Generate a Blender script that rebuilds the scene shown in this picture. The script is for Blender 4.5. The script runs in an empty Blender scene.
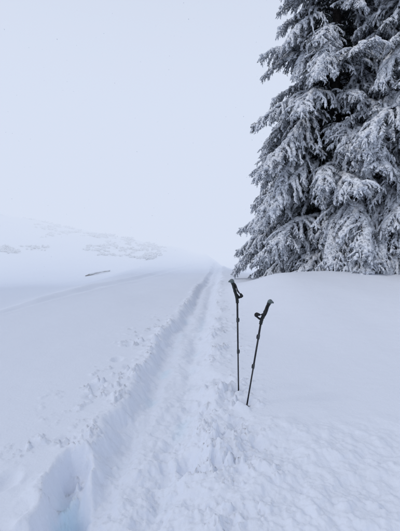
import bpy, bmesh, math, random
import numpy as np
from mathutils import Vector, Matrix

random.seed(7); np.random.seed(7)
scene = bpy.context.scene
scene.view_settings.view_transform = 'Standard'
scene.view_settings.look = 'None'
scene.view_settings.exposure = 0

# ------------------------------------------------------------------ noise
def hsh(xi, yi, seed):
    h = (xi.astype(np.int64)*374761393 + yi.astype(np.int64)*668265263 + seed*974711) & 0xffffffff
    h = ((h ^ (h >> 13))*1274126177) & 0xffffffff
    h = (h ^ (h >> 16))
    h = (h*2246822519) & 0xffffffff
    h = h ^ (h >> 15)
    return h/4294967296.0*2-1
def vn(x, y, seed=0):
    x0 = np.floor(x); y0 = np.floor(y)
    fx = x-x0; fy = y-y0
    ux = fx*fx*fx*(fx*(fx*6-15)+10); uy = fy*fy*fy*(fy*(fy*6-15)+10)
    a = hsh(x0, y0, seed); b = hsh(x0+1, y0, seed); c = hsh(x0, y0+1, seed); d = hsh(x0+1, y0+1, seed)
    return (a*(1-ux)+b*ux)*(1-uy)+(c*(1-ux)+d*ux)*uy
def fbm(x, y, seed=0, octv=4, g=0.5):
    s = 0; a = 1; t = 0
    for i in range(octv):
        ca, sa = math.cos(0.6*i+0.3), math.sin(0.6*i+0.3)
        s = s + a*vn((x*ca-y*sa)*2**i+17.3*i, (x*sa+y*ca)*2**i-9.1*i, seed+i*31)
        t += a; a *= g
    return s/t
def S(v, a, b):
    t = np.clip((v-a)/(b-a), 0, 1)
    return t*t*(3-2*t)

PY = [-20, 0, 2, 3, 4, 5, 6, 7, 9, 12, 16, 20, 28, 40, 80, 600]
PX = [-3.5, -0.75, -0.50, -0.385, -0.30, -0.245, -0.20, -0.165, -0.09, 0.07, 0.33, 0.64, 1.25, 2.1, 4.8, 30]
POLES = [(0.43, 4.29), (0.49, 3.93)]
# older, half drifted-in track that leaves the shoulder on the left and joins far ahead
QY = [-5, 4, 9, 13, 17.5, 23, 30, 40, 48]
QX = [-9.5, -7.0, -5.7, -5.0, -4.35, -3.5, -2.3, 0.0, 2.0]

def terrain(x, y):
    x = np.asarray(x, float); y = np.asarray(y, float)
    # right-hand bank: rises to a crest in front of the trees, then dips under them
    yc = y+0.12*np.clip(4-x, -3, 3)
    z = (0.80+.03*np.clip(x-3, 0, 5))*S(yc, 4.5, 13.6)*S(x, 0.25, 3.0)
    z = z-0.60*S(yc, 13.2, 17.0)*S(x, 0.9, 3.0)
    z = z-0.04*np.clip(y-17.5, 0, 60)*S(x, 1.0, 4.5)
    # left: the shoulder rolls off, a shallow gully, then the far slope climbing into the fog
    e = -x+0.35*fbm(x*.25, y*.2, 5, 2)
    z = z-0.75*S(e, 4.6, 8.6)
    z = z+S(y, 26, 80)*(0.45+(1.2+0.19*np.clip(-x, 0, 200))*S(-x, -3, 8))
    z = z+0.10*fbm(x*0.22, y*0.16, 11, 3)*S(np.hypot(x, y), 3, 12)
    far = S(y, 25, 55)*S(-x, 0, 10)
    z = z+far*(0.7*fbm(x*0.10, y*0.08, 23, 3)+0.32*np.clip(fbm(x*.5, y*.4, 29, 4), 0, 1))
    z = z+0.020*fbm(x*0.9, y*0.6, 2, 3)
    z = z+0.004*fbm(x*3.0+y*1.0, y*6.0, 9, 3)
    # drifted-in older track
    q = x-np.interp(y, QY, QX)+.08*fbm(x*0, y*.6, 33, 3)
    qf = S(y, 2, 7)*(1-S(y, 36, 48))
    z = z+qf*(-0.11*np.exp(-(q/0.30)**2)+0.05*np.exp(-((q+.55)/.22)**2)+0.04*np.exp(-((q-.55)/.2)**2))*(.8+.5*fbm(x*.8, y*.8, 34, 3))
    # ---- track
    cx = np.interp(y, PY, PX)
    fade = 1-0.5*S(y, 14, 60)
    wob = 0.11*fbm(x*0, y*0.55, 41, 4)
    edgeL = 0.11*fbm(x*2.4, y*2.8, 43, 5, .6)
    edgeR = 0.14*fbm(x*2.4, y*2.4, 44, 5, .6)
    s = x-cx-wob
    inside = S(s+edgeL, -0.53, -0.34)*(1-S(s+edgeR, 0.12, 0.52))
    rough_floor = 0.034*fbm(x*5, y*3, 51, 5, .6)+0.03*np.clip(fbm(x*9, y*7, 53, 4, .6), 0, 1)
    g1 = np.exp(-((s+0.27+edgeL*.3)/0.095)**2)*0.080*(.7+.6*fbm(x*0, y*1.3, 47, 3))
    g2 = np.exp(-((s-0.12)/0.10)**2)*0.06*(.6+.9*fbm(x*0, y*1.1, 48, 3))
    z = z+inside*fade*(-0.135-g1-g2+rough_floor)
    berm = np.exp(-((s+0.56)/0.11)**2)+1.0*np.exp(-((s-0.46)/0.18)**2)
    clod = np.clip(fbm(x*8, y*7, 61, 5, .62)-0.02, 0, 1)
    z = z+fade*berm*(0.018+0.17*clod)*S(fbm(x*1.3, y*1.3, 66, 2)+0.7, 0, .8)
    side = np.exp(-((s+0.85)/0.42)**2)+np.exp(-((s-0.72)/0.30)**2)
    cr = np.clip(fbm(x*11, y*10, 71, 4, .6)-0.22, 0, 1)
    patch = S(fbm(x*1.6, y*1.2, 73, 3)+.25, 0, .5)
    z = z+fade*side*0.17*cr*patch*S(15-y, 0, 8)
    for (fx_, fy_, rx, ry, dp) in FOOT:
        q = ((x-fx_)/rx)**2+((y-fy_)/ry)**2
        n = 1+.35*fbm(x*9, y*9, 77, 3)
        z = z-dp*np.exp(-(q*n)**1.6)+dp*.45*np.exp(-((np.sqrt(q)-1.5)/.35)**2)*np.clip(fbm(x*10, y*10, 78, 3)+.1, 0, 1)
    # ---- trampled foreground
    line = 4.15-(x-0.32)*1.75+0.40*fbm(x*1.5, y*1.5, 81, 3)
    tr = S(line-y, -0.15, 0.55)*S(x-cx, -0.35, 0.15)
    lump = fbm(x*2.6, y*2.6, 83, 6, .58)
    clod2 = np.clip(fbm(x*7, y*7, 85, 5, .6), 0, 1)
    amp = .6+1.2*S(fbm(x*.9, y*.9, 88, 2), -.3, .4)
    z = z+tr*amp*(-0.03+0.085*lump+0.06*clod2)*(1-0.5*inside)
    z = z+np.exp(-((line-y)/0.16)**2)*S(x-cx, 0.2, 0.5)*(0.010+0.05*clod2)
    fm = S(3.9-y, 0, 0.9)*S(x, -1.0, -0.5)
    z = z+fm*(0.075*fbm(x*3.2, y*3.2, 91, 6, .6)+.03*np.clip(fbm(x*8, y*8, 92, 4), 0, 1))
    # ---- deep ski/boot hole lower left
    hx = -0.72-0.27*(y-1.7)/1.3
    d = (x-hx+0.045*fbm(x*4, y*4, 95, 4, .6))/0.135
    ye = y+0.08*fbm(x*6, y*6, 97, 3)+0.10*d*d
    ends = 1-S(ye, 2.85, 3.07)
    prof = 1-S(np.abs(d), 0.35, 1.2)
    z = z-0.23*prof*ends*(1+.25*fbm(x*6, y*5, 98, 4))
    z = z+0.06*np.exp(-((np.abs(d)-1.5)/0.5)**2)*ends*np.clip(fbm(x*7, y*7, 99, 4)+.15, 0, 1)
    # ---- pole holes
    for (px, py) in POLES:
        r = np.hypot(x-px, (y-py))
        z = z-0.06*np.exp(-(r/0.055)**2)+0.09*np.exp(-((r-0.12)/0.06)**2)*np.clip(fbm(x*12, y*12, 101, 3)+.1, 0, 1)
    r = np.hypot((x-.56), (y-3.98)); z = z-0.045*np.exp(-(r/0.045)**2)
    return z
FOOT = []
random.seed(3)
for i in range(9):
    y = 2.7+i*.62+random.uniform(-.2, .2)
    FOOT.append((float(np.interp(y, PY, PX))-random.uniform(.72, 1.05), y, random.uniform(.05, .09), random.uniform(.07, .14), random.uniform(.02, .05)))
for i in range(7):
    y = 3.0+i*.9+random.uniform(-.3, .3)
    FOOT.append((float(np.interp(y, PY, PX))+random.uniform(.15, .62), y, random.uniform(.06, .10), random.uniform(.08, .16), random.uniform(.03, .07)))
def tz(x, y): return float(terrain(np.array([x]), np.array([y]))[0])

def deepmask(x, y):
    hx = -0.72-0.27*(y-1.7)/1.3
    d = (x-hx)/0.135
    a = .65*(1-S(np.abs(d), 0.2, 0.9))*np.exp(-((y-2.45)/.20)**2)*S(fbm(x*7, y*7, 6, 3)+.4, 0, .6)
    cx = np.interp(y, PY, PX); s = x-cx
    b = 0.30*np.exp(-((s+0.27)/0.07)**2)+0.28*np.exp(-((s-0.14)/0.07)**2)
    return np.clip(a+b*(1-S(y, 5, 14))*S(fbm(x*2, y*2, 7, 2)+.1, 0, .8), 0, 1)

# ------------------------------------------------------------------ materials
def new_mat(name):
    m = bpy.data.materials.new(name); m.use_nodes = True
    nt = m.node_tree; nt.nodes.clear()
    out = nt.nodes.new('ShaderNodeOutputMaterial')
    b = nt.nodes.new('ShaderNodeBsdfPrincipled')
    nt.links.new(b.outputs[0], out.inputs[0])
    return m, nt, b
def simple(name, col, rough=.5, metal=0, nscale=60, namp=.25):
    m, nt, b = new_mat(name)
    tc = nt.nodes.new('ShaderNodeTexCoord'); n = nt.nodes.new('ShaderNodeTexNoise')
    n.inputs['Scale'].default_value = nscale
    nt.links.new(tc.outputs['Object'], n.inputs['Vector'])
    r = nt.nodes.new('ShaderNodeValToRGB')
    r.color_ramp.elements[0].position = .3; r.color_ramp.elements[1].position = .7
    r.color_ramp.elements[0].color = [c*(1-namp) for c in col]+[1]
    r.color_ramp.elements[1].color = [min(1, c*(1+namp)) for c in col]+[1]
    nt.links.new(n.outputs['Fac'], r.inputs['Fac'])
    nt.links.new(r.outputs['Color'], b.inputs['Base Color'])
    b.inputs['Roughness'].default_value = rough; b.inputs['Metallic'].default_value = metal
    return m

# ground snow
m_snow, nt, b = new_mat('snow_surface')
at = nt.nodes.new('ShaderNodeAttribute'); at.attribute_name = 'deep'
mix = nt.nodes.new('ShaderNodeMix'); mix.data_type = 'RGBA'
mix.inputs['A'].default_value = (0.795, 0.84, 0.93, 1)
mix.inputs['B'].default_value = (0.54, 0.79, 0.93, 1)  # blue of light filtered by snow, painted into hole and groove floors
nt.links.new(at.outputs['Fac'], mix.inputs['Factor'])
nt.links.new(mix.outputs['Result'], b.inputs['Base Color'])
b.inputs['Roughness'].default_value = .75
b.inputs['Specular IOR Level'].default_value = .2
geo = nt.nodes.new('ShaderNodeNewGeometry')
n1 = nt.nodes.new('ShaderNodeTexNoise'); n1.inputs['Scale'].default_value = 45; n1.inputs['Detail'].default_value = 5
n2 = nt.nodes.new('ShaderNodeTexNoise'); n2.inputs['Scale'].default_value = 7; n2.inputs['Detail'].default_value = 4
nt.links.new(geo.outputs['Position'], n1.inputs['Vector']); nt.links.new(geo.outputs['Position'], n2.inputs['Vector'])
bp1 = nt.nodes.new('ShaderNodeBump'); bp1.inputs['Strength'].default_value = .6; bp1.inputs['Distance'].default_value = .007
bp2 = nt.nodes.new('ShaderNodeBump'); bp2.inputs['Strength'].default_value = .35; bp2.inputs['Distance'].default_value = .02
nt.links.new(n1.outputs['Fac'], bp1.inputs['Height']); nt.links.new(n2.outputs['Fac'], bp2.inputs['Height'])
nt.links.new(bp2.outputs[0], bp1.inputs['Normal']); nt.links.new(bp1.outputs[0], b.inputs['Normal'])

m_flake = simple('snowflake', (0.86, 0.88, 0.92), .8, 0, 40, .03)

# tree snow
m_tsnow, nt, b = new_mat('bough_snow')
b.inputs['Roughness'].default_value = .8
b.inputs['Specular IOR Level'].default_value = .1
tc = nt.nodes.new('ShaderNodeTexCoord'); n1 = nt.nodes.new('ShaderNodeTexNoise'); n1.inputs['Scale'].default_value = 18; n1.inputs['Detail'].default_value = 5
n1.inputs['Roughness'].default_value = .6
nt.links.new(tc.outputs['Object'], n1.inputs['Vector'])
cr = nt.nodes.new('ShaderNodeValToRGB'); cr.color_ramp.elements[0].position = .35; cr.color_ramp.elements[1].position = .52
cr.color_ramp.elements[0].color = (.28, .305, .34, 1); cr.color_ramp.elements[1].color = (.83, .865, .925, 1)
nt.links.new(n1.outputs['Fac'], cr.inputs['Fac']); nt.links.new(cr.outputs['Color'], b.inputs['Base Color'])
bp = nt.nodes.new('ShaderNodeBump'); bp.inputs['Strength'].default_value = .8; bp.inputs['Distance'].default_value = .05
nt.links.new(n1.outputs['Fac'], bp.inputs['Height']); nt.links.new(bp.outputs[0], b.inputs['Normal'])

# frosted needles : rime and snow sit on the upward faces and the exposed outer twigs; inner twigs painted darker to deepen the shade
m_need, nt, b = new_mat('frosted_needles')
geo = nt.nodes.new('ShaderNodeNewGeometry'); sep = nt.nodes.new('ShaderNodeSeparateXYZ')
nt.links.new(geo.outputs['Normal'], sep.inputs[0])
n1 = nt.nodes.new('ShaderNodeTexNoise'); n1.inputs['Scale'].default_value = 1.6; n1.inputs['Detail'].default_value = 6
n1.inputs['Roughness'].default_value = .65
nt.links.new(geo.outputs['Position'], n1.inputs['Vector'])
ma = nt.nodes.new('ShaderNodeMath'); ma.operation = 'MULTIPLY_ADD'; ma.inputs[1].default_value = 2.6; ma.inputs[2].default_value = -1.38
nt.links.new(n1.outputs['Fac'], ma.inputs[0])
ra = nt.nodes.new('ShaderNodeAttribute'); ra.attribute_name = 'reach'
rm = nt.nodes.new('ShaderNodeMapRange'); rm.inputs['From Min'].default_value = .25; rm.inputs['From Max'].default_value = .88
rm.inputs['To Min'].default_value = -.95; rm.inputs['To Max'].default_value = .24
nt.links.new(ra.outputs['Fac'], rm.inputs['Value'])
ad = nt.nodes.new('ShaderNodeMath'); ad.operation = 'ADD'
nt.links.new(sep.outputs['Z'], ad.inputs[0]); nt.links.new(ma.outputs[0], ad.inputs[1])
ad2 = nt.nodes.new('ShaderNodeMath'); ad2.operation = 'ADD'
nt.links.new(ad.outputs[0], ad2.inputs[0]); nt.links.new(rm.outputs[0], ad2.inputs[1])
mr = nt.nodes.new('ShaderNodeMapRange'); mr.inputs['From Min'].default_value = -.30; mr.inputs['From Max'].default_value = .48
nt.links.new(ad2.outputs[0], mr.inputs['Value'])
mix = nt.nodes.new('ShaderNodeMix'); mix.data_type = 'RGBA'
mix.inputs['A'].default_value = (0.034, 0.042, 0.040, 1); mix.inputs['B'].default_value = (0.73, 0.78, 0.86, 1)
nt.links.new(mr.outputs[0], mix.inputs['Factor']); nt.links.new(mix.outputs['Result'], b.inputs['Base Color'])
b.inputs['Roughness'].default_value = .8; b.inputs['Specular IOR Level'].default_value = .1
m_bark = simple('bark', (0.05, 0.042, 0.038), .9, 0, 12, .4)

# ------------------------------------------------------------------ ground
def build_ground():
    dense = np.arange(-0.60, 0.60, 0.0034)
    coarseL = np.linspace(-math.pi, -0.60, 90)[:-1]
    coarseR = np.linspace(0.60, math.pi, 90)[:-1]
    ang = np.concatenate([coarseL, dense, coarseR])
    r = [0.5]
    while r[-1] < 480:
        k = 0.02 if r[-1] < 1.9 else (0.0042 if r[-1] < 9 else (0.007 if r[-1] < 40 else 0.015))
        r.append(r[-1]*(1+k))
    r = np.array(r)
    A, R = np.meshgrid(ang, r)
    X = R*np.sin(A); Y = R*np.cos(A)
    Z = terrain(X, Y)
    nr, na = A.shape
    co = np.stack([X, Y, Z], -1).reshape(-1, 3)
    co = np.vstack([co, [[0, 0, tz(0, 0)]]])
    i = np.arange(nr-1)[:, None]*na; j = np.arange(na)[None, :]; j2 = (j+1) % na
    q = np.stack([i+j, i+na+j, i+na+j2, i+j2], -1).reshape(-1, 4)
    q = q[:, ::-1]
    jj = np.arange(na)
    tri = np.stack([jj, (jj+1) % na, np.full(na, nr*na)], -1)[:, ::-1]
    me = bpy.data.meshes.new('snow_ground')
    nv = len(co); nl = q.size+tri.size
    me.vertices.add(nv); me.vertices.foreach_set('co', co.ravel())
    me.loops.add(nl); me.loops.foreach_set('vertex_index', np.concatenate([q.ravel(), tri.ravel()]).astype(np.int32))
    me.polygons.add(len(q)+len(tri))
    st = np.concatenate([np.arange(len(q))*4, len(q)*4+np.arange(len(tri))*3]).astype(np.int32)
    me.polygons.foreach_set('loop_start', st)
    me.polygons.foreach_set('use_smooth', np.ones(len(st), bool))
    me.update(calc_edges=True); me.validate()
    a = me.attributes.new('deep', 'FLOAT', 'POINT')
    dm = deepmask(co[:, 0], co[:, 1])
    a.data.foreach_set('value', dm.astype(np.float32))
    me.materials.append(m_snow)
    o = bpy.data.objects.new('snow_ground', me); scene.collection.objects.link(o)
    if me.polygons[1000].normal.z < 0: me.flip_normals()
    return o
build_ground()

# ------------------------------------------------------------------ mesh builder
class MB:
    def __init__(s): s.v = []; s.f = []; s.m = []; s.sm = []; s.at = []; s.cur = 0
    def sync(s):
        while len(s.at) < len(s.v): s.at.append(s.cur)
    def tube(s, pts, rad, sides, mat, flat=1.0, phase=0, smooth=True, jit=0, caps=True):
        n = len(pts); base = len(s.v)
        for i, p in enumerate(pts):
            t = (pts[min(i+1, n-1)]-pts[max(i-1, 0)])
            if t.length < 1e-9: t = Vector((0, 0, 1))
            t.normalize()
            ref = Vector((0, 0, 1)) if abs(t.z) < .95 else Vector((1, 0, 0))
            a = t.cross(ref).normalized(); bb = a.cross(t).normalized()
            for k in range(sides):
                th = 2*math.pi*k/sides+phase
                rr = rad[i]*(1+random.uniform(-jit, jit))
                s.v.append(p+a*math.cos(th)*rr+bb*math.sin(th)*rr*flat)
        for i in range(n-1):
            for k in range(sides):
                k2 = (k+1) % sides
                s.f.append((base+i*sides+k, base+i*sides+k2, base+(i+1)*sides+k2, base+(i+1)*sides+k)); s.m.append(mat); s.sm.append(smooth)
        if caps:
            s.f.append(tuple(base+k for k in range(sides))[::-1]); s.m.append(mat); s.sm.append(False)
            s.f.append(tuple(base+(n-1)*sides+k for k in range(sides))); s.m.append(mat); s.sm.append(False)
        s.sync()
    def quad(s, p, d, w, L, mat):
        b = len(s.v)
        s.v += [p-w*.5, p+w*.5, p+d*L+w*.22, p+d*L-w*.22]
        s.f.append((b, b+1, b+2, b+3)); s.m.append(mat); s.sm.append(False); s.sync()
    def mesh(s, name, mats, attr=None):
        me = bpy.data.meshes.new(name)
        me.from_pydata([tuple(v) for v in s.v], [], s.f)
        for m in mats: me.materials.append(m)
        me.polygons.foreach_set('material_index', s.m)
        me.polygons.foreach_set('use_smooth', s.sm)
        if attr:
            s.sync(); a = me.attributes.new(attr, 'FLOAT', 'POINT'); a.data.foreach_set('value', s.at)
        me.update(); return me

U = random.uniform
def rv(a): return Vector((U(-a, a), U(-a, a), U(-a, a)))

def make_bough(name, L, seed, a0=8, a1=-48, snowy=1.0):
    random.seed(seed)
    B = MB()
    N = 22; P = [Vector((0, 0, 0))]; T = []
    yaw = 0
    for i in range(N):
        t = i/N
        el = math.radians(a0+(a1-a0)*t**0.9+U(-4, 4)+(14*max(0, t-.8)/.2))
        yaw += U(-.06, .06)
        d = Vector((math.cos(el)*math.cos(yaw), math.cos(el)*math.sin(yaw), math.sin(el)))
        T.append(d); P.append(P[-1]+d*(L/N))
    T.append(T[-1])
    def ax(t):
        f = t*N; i = min(int(f), N-1); return P[i].lerp(P[i+1], f-i), T[i]
    B.tube(P[::2], [0.035*(1-i/N*.85)*L/4+.004 for i in range(0, N+1, 2)], 5, 1)
    def tert(p, d, ln, hang, sn):
        pts = [p]; dd = d.copy()
        for k in range(3):
            dd = (dd+Vector((0, 0, -hang))+rv(.14)).normalized()
            pts.append(pts[-1]+dd*ln/3)
        B.cur = min(1, p.length/L)
        B.tube([pts[0], pts[1], pts[3]], [.014, .013, .004], 3, 0, phase=U(0, 6), smooth=False, caps=False)
        nq = int(ln/.036)+2
        for k in range(nq):
            f = (k+.3)/nq*3; i = min(int(f), 2); q = pts[i].lerp(pts[i+1], f-i)
            tt = (pts[i+1]-pts[i]).normalized()
            sd = tt.cross(rv(1)).normalized()
            dr = (tt*.75+sd*.8+Vector((0, 0, -.12))).normalized()
            w = dr.cross(rv(1)).normalized()*U(.016, .030)
            B.quad(q, dr, w, U(.035, .075), 0)
        if U(0, 1) < sn:
            o = Vector((0, 0, .018)); r0 = U(.018, .046)
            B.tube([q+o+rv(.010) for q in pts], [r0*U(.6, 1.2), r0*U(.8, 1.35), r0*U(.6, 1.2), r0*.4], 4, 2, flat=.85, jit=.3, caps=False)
    ns = int(L*8)
    for j in range(ns):
        t = .10+.88*j/(ns-1)+U(-.012, .012)
        p, tg = ax(min(.99, t))
        sgn = 1 if j % 2 else -1
        an = math.radians(U(34, 72)-16*t)
        sidev = tg.cross(Vector((0, 0, 1))).normalized()*sgn
        d = (tg*math.cos(an)+sidev*math.sin(an)+Vector((0, 0, U(-.15, .12)))).normalized()
        prof = min(1, .35+t*2.0)*max(0, 1-t)**.65+.08
        ln = L*.36*prof*U(.6, 1.3)
        m = max(3, int(ln/.14)); pts = [p]; dd = d.copy(); ds = [d]
        dr_ = U(.05, .24)
        for k in range(m):
            dd = (dd+Vector((0, 0, -dr_-.10*k/m))+rv(.11)).normalized(); ds.append(dd.copy())
            pts.append(pts[-1]+dd*ln/m)
        B.tube(pts, [.011*(1-.6*k/m) for k in range(m+1)], 3, 1, caps=False)
        if t > .22 and U(0, 1) < .88*snowy:
            k0 = random.choice([0, 0, 1]); sp = pts[k0:]
            if len(sp) > 2:
                r0 = U(.042, .118)
                rr = [r0*U(.5, 1.4)*(1-.5*k/len(sp))*(L/4)**.5 for k in range(len(sp))]; rr[-1] *= .5; rr[0] *= .6
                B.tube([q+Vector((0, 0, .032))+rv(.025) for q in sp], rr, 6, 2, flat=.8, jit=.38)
        step = .066; nt_ = int(ln/step)
        for k in range(nt_+1):
            f = (k/(nt_+.01))*m; i = min(int(f), m-1); q = pts[i].lerp(pts[i+1], f-i); tt = ds[i+1]
            sd = tt.cross(Vector((0, 0, 1))).normalized()*(1 if k % 2 else -1)
            d3 = (tt*.7+sd*.75+Vector((0, 0, U(-.8, .15)))).normalized()
            tert(q, d3, U(.12, .36)*(1-.35*k/(nt_+1)), U(.15, .7), (.12 if t < .25 else .62)*snowy)
        tert(pts[-1], dd, .12, .1, .7)
    for j in range(int(L*8)):
        p, tg = ax(U(.15, 1)); sd = tg.cross(rv(1)).normalized()
        tert(p, (tg*.6+sd*.7).normalized(), U(.12, .25), U(.1, .4), .5)
    j = .25
    while j < .97:
        l = U(.08, .2); k = 6
        pts = []; rr = []; off = Vector((0, U(-.14, .14), 0))*(L/4)
        for i in range(k+1):
            p, _ = ax(min(1, j+l*i/k)); pts.append(p+off+Vector((0, 0, .05))+rv(.04)); rr.append(U(.09, .20)*math.sin(math.pi*(i+.6)/(k+1.2))*(L/4)**.5*(1.1-.45*j))
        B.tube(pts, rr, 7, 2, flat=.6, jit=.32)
        j += l*U(.5, .85)
    return B.mesh(name, [m_need, m_bark, m_tsnow], 'reach')

big = [make_bough('bough_mesh_big_%d' % i, 4.0, 100+i, U(0, 14), U(-68, -42)) for i in range(7)]
small = [make_bough('bough_mesh_small_%d' % i, 2.4, 200+i, U(4, 16), U(-62, -38), 1) for i in range(6)]

def make_tree(loc, H, R, seed, top_visible=13.0, dens=1.0):
    random.seed(seed)
    root = bpy.data.objects.new('spruce_tree', None); root.location = loc; scene.collection.objects.link(root)
    B = MB()
    pts = [Vector((.05*math.sin(i*.7), .05*math.cos(i*.9), -0.5+(H+.5)*i/16)) for i in range(17)]
    B.tube(pts, [.30*(H/22)*(1-i/16)**.9+.015 for i in range(17)], 12, 0, jit=.08)
    for i in range(40):
        z = U(.6, H*.8); a = U(0, 6.28); d = Vector((math.cos(a), math.sin(a), U(-.3, .1)))
        p = Vector((0, 0, z)); B.tube([p, p+d*U(.3, 1.2)], [.018, .006], 4, 0)
    tr = bpy.data.objects.new('trunk', B.mesh('trunk', [m_bark])); scene.collection.objects.link(tr); tr.parent = root
    z = 0.5; a = U(0, 6); n = 0
    while z < H-.3:
        fr = 1-z/H
        rad = R*fr**.74*U(.78, 1.10)+.25
        if z < 1.6: rad *= .97
        L = 4.0 if rad > 2.3 else 2.4
        me = random.choice(big if L == 4.0 else small)
        sc = rad/(L*.86)
        o = bpy.data.objects.new('bough_%d' % n, me); scene.collection.objects.link(o); o.parent = root
        lift = .22 if z > 1.5 else .12
        o.location = (0, 0, z+rad*lift)
        sy = sc*U(.95, 1.3)*(1 if U(0, 1) < .5 else -1)
        o.scale = (sc, sy, sc*U(.8, 1.2))
        o.rotation_euler = (U(-.28, .28), U(-.16, .20)-.10*(1-fr), a)
        a += 2.39996+U(-.4, .4); n += 1
        z += (.086 if z < top_visible else .24)*U(.6, 1.4)*(0.65 if z < 2.5 else 1)/dens
    return root

make_tree((5.95, 17.0, tz(5.95, 17)-.1), 22.5, 4.35, 1)
make_tree((9.3, 14.9, tz(9.3, 14.9)-.1), 24, 4.4, 2, 12)
make_tree((10.6, 20.5, tz(10.6, 20.5)-.1), 25, 5.0, 3, 13, .5)

# ------------------------------------------------------------------ trekking poles
m_shaft = simple('shaft_black_aluminium', (0.018, 0.019, 0.024), .35, .3, 40)
m_grip = simple('grip_foam', (0.020, 0.024, 0.024), .85, 0, 200)
m_cap = simple('grip_cap_grey', (0.10, 0.13, 0.135), .5, 0, 60)
m_strap = simple('strap_webbing', (0.012, 0.013, 0.015), .9, 0, 300)
m_lock = simple('lock_grey', (0.045, 0.05, 0.055), .45, .2, 60)
m_carb = simple('tip_metal', (0.3, 0.3, 0.32), .35, .8, 60)

def make_pole(base, top, side, cant, seed):
    random.seed(seed)
    base = Vector(base); top = Vector(top); ax = top-base; H = ax.length
    B = MB(); V = Vector
    B.tube([V((0, 0, -.16)), V((0, 0, -.13)), V((0, 0, -.10))], [.003, .005, .006], 8, 5)
    B.tube([V((0, 0, -.10)), V((0, 0, -.02)), V((0, 0, .0))], [.007, .009, .009], 10, 0)
    B.tube([V((0, 0, -.035)), V((0, 0, -.028)), V((0, 0, -.020))], [.012, .045, .012], 16, 0)   # basket
    z1 = H*.36; z2 = H*.64; zg = H-.27
    B.tube([V((0, 0, -.01)), V((0, 0, z1))], [.0080, .0080], 12, 0)
    B.tube([V((0, 0, z1)), V((0, 0, z2))], [.0095, .0095], 12, 0)
    B.tube([V((0, 0, z2)), V((0, 0, zg+.02))], [.0110, .0110], 12, 0)
    for zz, r in ((z1, .0125), (z2, .0145)):
        B.tube([V((0, 0, zz-.028)), V((0, 0, zz-.022)), V((0, 0, zz+.018)), V((0, 0, zz+.026))], [r*.8, r, r, r*.75], 12, 4)
        B.tube([V((side*(r+.001), 0, zz-.024)), V((side*(r+.003), 0, zz)), V((side*(r+.002), 0, zz+.020))], [.004, .005, .003], 6, 0)
    for zz in (z1-.16, z1-.06, z2-.13, .22):
        B.tube([V((0, 0, zz)), V((0, 0, zz+.014))], [.0100 if zz > z1 else .0085]*2, 12, 4)
    pts = []; rr = []
    c = cant
    for i in range(15):
        t = i/14; z = zg+t*.115
        pts.append(V((c*.02*t*t, 0, z))); rr.append(.0175+.0016*math.cos(t*math.pi*10))
    B.tube(pts, rr, 14, 1)
    pts = []; rr = []
    prof = [.0175, .0240, .0220, .0200, .0215, .0225, .0205, .0215, .0240, .0255]
    for i, r in enumerate(prof):
        t = i/9; pts.append(V((c*(.02+.030*t), 0, zg+.115+t*.115))); rr.append(r)
    B.tube(pts, rr, 14, 1, flat=.82)
    tp = pts[-1]
    B.tube([tp+V((-c*.002, 0, -.004)), tp+V((c*.004, 0, .010)), tp+V((c*.010, 0, .022)), tp+V((c*.014, 0, .034)), tp+V((c*.016, 0, .040))], [.0240, .0290, .0290, .020, .008], 14, 2, flat=.85)
    B.tube([tp+V((0, 0, .014)), tp+V((c*.022, 0, .020)), tp+V((c*.040, 0, .010)), tp+V((c*.044, 0, .004))], [.014, .014, .010, .005], 10, 2)
    def strap(path, w, th=.0022):
        n = len(path); b = len(B.v)
        for i, p in enumerate(path):
            t = (path[min(i+1, n-1)]-path[max(i-1, 0)]).normalized()
            wd = V((.35*side, 1, .25*math.sin(i*.7))).normalized()
            nn = t.cross(wd).normalized(); wd = nn.cross(t).normalized()
            for sx, sn in ((-1, -1), (1, -1), (1, 1), (-1, 1)):
                B.v.append(p+wd*w*.5*sx+nn*th*sn)
        for i in range(n-1):
            for k in range(4):
                k2 = (k+1) % 4
                B.f.append((b+i*4+k, b+i*4+k2, b+(i+1)*4+k2, b+(i+1)*4+k)); B.m.append(3); B.sm.append(False)
        B.sync()
    def spl(cp, n=26):
        out = []
        for i in range(n):
            f = i/(n-1)*(len(cp)-1); k = min(int(f), len(cp)-2); u = f-k
            p0 = cp[max(k-1, 0)]; p1 = cp[k]; p2 = cp[k+1]; p3 = cp[min(k+2, len(cp)-1)]
            out.append(.5*((2*p1)+(-p0+p2)*u+(2*p0-5*p1+4*p2-p3)*u*u+(-p0+3*p1-3*p2+p3)*u**3))
        return out
    s = side
    a = tp+V((0, 0, -.005))
    if side > 0:
        cp = [a+V((s*.012, -.01, .0)), a+V((s*.036, -.020, -.03)), a+V((s*.052, -.03, -.085)), a+V((s*.085, -.03, -.128)), a+V((s*.094, -.01, -.152)),
              a+V((s*.070, .01, -.160)), a+V((s*.046, .02, -.125)), a+V((s*.026, .018, -.06)), a+V((s*.012, .01, -.012))]
    else:
        cp = [a+V((s*.012, -.01, .0)), a+V((s*.020, -.022, -.05)), a+V((s*.030, -.03, -.10)), a+V((s*.070, -.03, -.125)), a+V((s*.108, -.01, -.128)),
              a+V((s*.100, .01, -.155)), a+V((s*.050, .02, -.172)), a+V((s*.018, .022, -.13)), a+V((s*.004, .018, -.06)), a+V((s*.004, .01, -.012))]
    path = spl(cp, 44)
    strap(path, .032, .0035)
    k = int(len(path)*.36)
    strap([q+V((s*.002, -.002, -.002)) for q in path[k:k+18]], .042, .0075)
    tail = spl([a+V((s*.010, -.012, .0)), a+V((s*.03, -.03, -.035)), a+V((s*.026, -.034, -.085))], 10)
    strap(tail, .018, .002)
    me = B.mesh('trekking_pole', [m_shaft, m_grip, m_cap, m_strap, m_lock, m_carb])
    o = bpy.data.objects.new('trekking_pole', me); scene.collection.objects.link(o)
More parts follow.
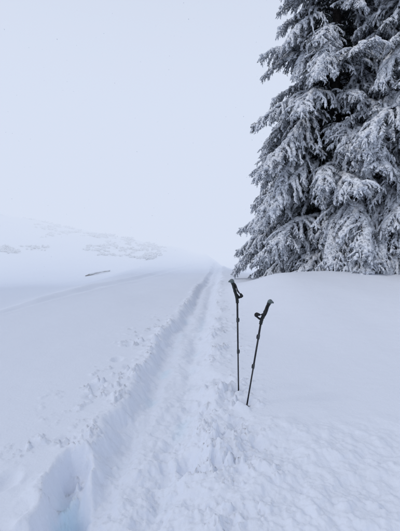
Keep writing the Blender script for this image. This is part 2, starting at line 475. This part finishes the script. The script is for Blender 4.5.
    q = Vector((0, 0, 1)).rotation_difference(ax.normalized())
    o.rotation_mode = 'QUATERNION'; o.rotation_quaternion = q; o.location = base
    return o
make_pole((0.437, 4.29, 0.0), (0.412, 4.26, 1.28), 1, -1, 1)
make_pole((0.49, 3.93, 0.0), (0.672, 3.95, 1.10), -1, 1, 2)

# ------------------------------------------------------------------ fallen log, distant shrubs
def snow_log(x0, y0, x1, y1, r, name='fallen_log'):
    B = MB(); pts = []; top = []
    for i in range(9):
        t = i/8; x = x0+(x1-x0)*t; y = y0+(y1-y0)*t; z = tz(x, y)+r*.2+.10*math.sin(t*3.1)
        pts.append(Vector((x, y, z))+rv(.02)); top.append(Vector((x, y, z+r*.8))+rv(.03))
    B.tube(pts, [r*(1-.6*i/8) for i in range(9)], 9, 0, jit=.2)
    B.tube(top[1:], [r*U(.8, 1.3)*(1-.4*i/8) for i in range(8)], 9, 1, flat=.6, jit=.2)
    o = bpy.data.objects.new(name, B.mesh(name, [m_bark, m_tsnow])); scene.collection.objects.link(o)
snow_log(-9.7, 32.5, -8.7, 37.0, .075)

random.seed(5)
B = MB()
for i in range(620):
    y = U(46, 92); x = -U(.10, .58)*y
    if fbm(np.array([x*.12]), np.array([y*.10]), 3, 3)[0] < -.02: continue
    z = tz(x, y); h = U(.12, .60)
    for k in range(random.randint(4, 8)):
        a = U(0, 6.28); d = Vector((math.cos(a)*U(.3, 1.6), math.sin(a)*U(.3, 1.6), U(.2, .8))).normalized()
        p = Vector((x, y, z-.08))+Vector((U(-.5, .5), U(-.5, .5), 0)); pm = p+d*h*.7+rv(.06); pe = pm+(d+rv(.5)+Vector((0, 0, -.5))).normalized()*h*.5
        B.tube([p, pm, pe], [.03, .05, .02], 4, 0)
        B.tube([p+Vector((0, 0, .1)), pm+Vector((0, 0, .08)), pe+Vector((0, 0, .05))], [.08, .12, .05], 5, 1, jit=.3)
o = bpy.data.objects.new('distant_shrubs', B.mesh('distant_shrubs', [m_need, m_tsnow])); scene.collection.objects.link(o)

# falling snow
random.seed(9); B = MB()
for i in range(650):
    y = U(2.2, 9); x = U(-.75, .75)*y; z = U(0.2, 1.6+.8*y); r = U(.0016, .0038)
    c = Vector((x, y, z)); b0 = len(B.v); st = Vector((U(-.3, .1), 0, U(.6, 1.6)))
    for d in ((1, 0, 0), (0, 1, 0), (-1, 0, 0), (0, -1, 0)): B.v.append(c+Vector(d)*r+rv(r*.3))
    B.v.append(c+Vector((st.x*r, 0, st.z*r))); B.v.append(c-Vector((st.x*r, 0, st.z*r)))
    for k in range(4):
        B.f += [(b0+k, b0+(k+1) % 4, b0+4), (b0+(k+1) % 4, b0+k, b0+5)]; B.m += [0, 0]; B.sm += [True, True]
me = B.mesh('falling_snow', [m_flake])
bm = bmesh.new(); bm.from_mesh(me); bmesh.ops.recalc_face_normals(bm, faces=bm.faces); bm.to_mesh(me); bm.free()
o = bpy.data.objects.new('falling_snow', me); scene.collection.objects.link(o)

# ------------------------------------------------------------------ fog (absorbing + glowing air volume)
FOG = (0.685, 0.753, 0.90)
def fog_mat(name, dens):
    m = bpy.data.materials.new(name); m.use_nodes = True; nt = m.node_tree; nt.nodes.clear()
    out = nt.nodes.new('ShaderNodeOutputMaterial')
    ab = nt.nodes.new('ShaderNodeVolumeAbsorption'); ab.inputs['Color'].default_value = (0, 0, 0, 1); ab.inputs['Density'].default_value = dens
    em = nt.nodes.new('ShaderNodeEmission'); em.inputs['Color'].default_value = (*FOG, 1); em.inputs['Strength'].default_value = dens
    ad = nt.nodes.new('ShaderNodeAddShader')
    nt.links.new(ab.outputs[0], ad.inputs[0]); nt.links.new(em.outputs[0], ad.inputs[1]); nt.links.new(ad.outputs[0], out.inputs['Volume'])
    m.cycles.homogeneous_volume = True
    return m
def ring(name, ri, ro, z0, z1, dens):
    n = 64; v = []; f = []
    for r in (ri, ro):
        for z in (z0, z1):
            for k in range(n): v.append((r*math.sin(2*math.pi*k/n), r*math.cos(2*math.pi*k/n), z))
    for k in range(n):
        k2 = (k+1) % n
        f.append((k, k2, n+k2, n+k)); f.append((2*n+k, 3*n+k, 3*n+k2, 2*n+k2))
        f.append((n+k, n+k2, 3*n+k2, 3*n+k)); f.append((k, 2*n+k, 2*n+k2, k2))
    me = bpy.data.meshes.new(name); me.from_pydata(v, [], f)
    bm = bmesh.new(); bm.from_mesh(me); bmesh.ops.recalc_face_normals(bm, faces=bm.faces); bm.to_mesh(me); bm.free()
    me.materials.append(fog_mat(name, dens))
    o = bpy.data.objects.new('fog', me); scene.collection.objects.link(o)
ring('fog', 26, 460, -30, 62, .037)

# ------------------------------------------------------------------ light
EL = math.radians(52); AZ = math.radians(-105)   # sun behind cloud, from the left
w = bpy.data.worlds.new('World'); scene.world = w; w.use_nodes = True
nt = w.node_tree; bg = nt.nodes['Background']
sky = nt.nodes.new('ShaderNodeTexSky'); sky.sky_type = 'NISHITA'; sky.sun_disc = False
sky.sun_elevation = EL; sky.sun_rotation = AZ; sky.dust_density = 4; sky.air_density = 1.0
hs = nt.nodes.new('ShaderNodeHueSaturation'); hs.inputs['Saturation'].default_value = .65
nt.links.new(sky.outputs[0], hs.inputs['Color']); nt.links.new(hs.outputs[0], bg.inputs['Color'])
bg.inputs['Strength'].default_value = .075
sl = bpy.data.lights.new('sun', 'SUN'); sl.energy = 1.35; sl.angle = math.radians(13); sl.color = (1, .97, .94)
so = bpy.data.objects.new('sun', sl); scene.collection.objects.link(so)
dirv = Vector((math.sin(AZ)*math.cos(EL), math.cos(AZ)*math.cos(EL), math.sin(EL)))
so.rotation_euler = dirv.to_track_quat('Z', 'Y').to_euler()

# ------------------------------------------------------------------ camera
cd = bpy.data.cameras.new('camera'); cam = bpy.data.objects.new('camera', cd); scene.collection.objects.link(cam)
cd.sensor_fit = 'VERTICAL'; cd.sensor_height = 36; cd.lens = 26
cam.location = (0, 0, 1.6); cam.rotation_euler = (math.radians(90-2.3), 0, 0)
cd.clip_start = .05; cd.clip_end = 1500
scene.camera = cam
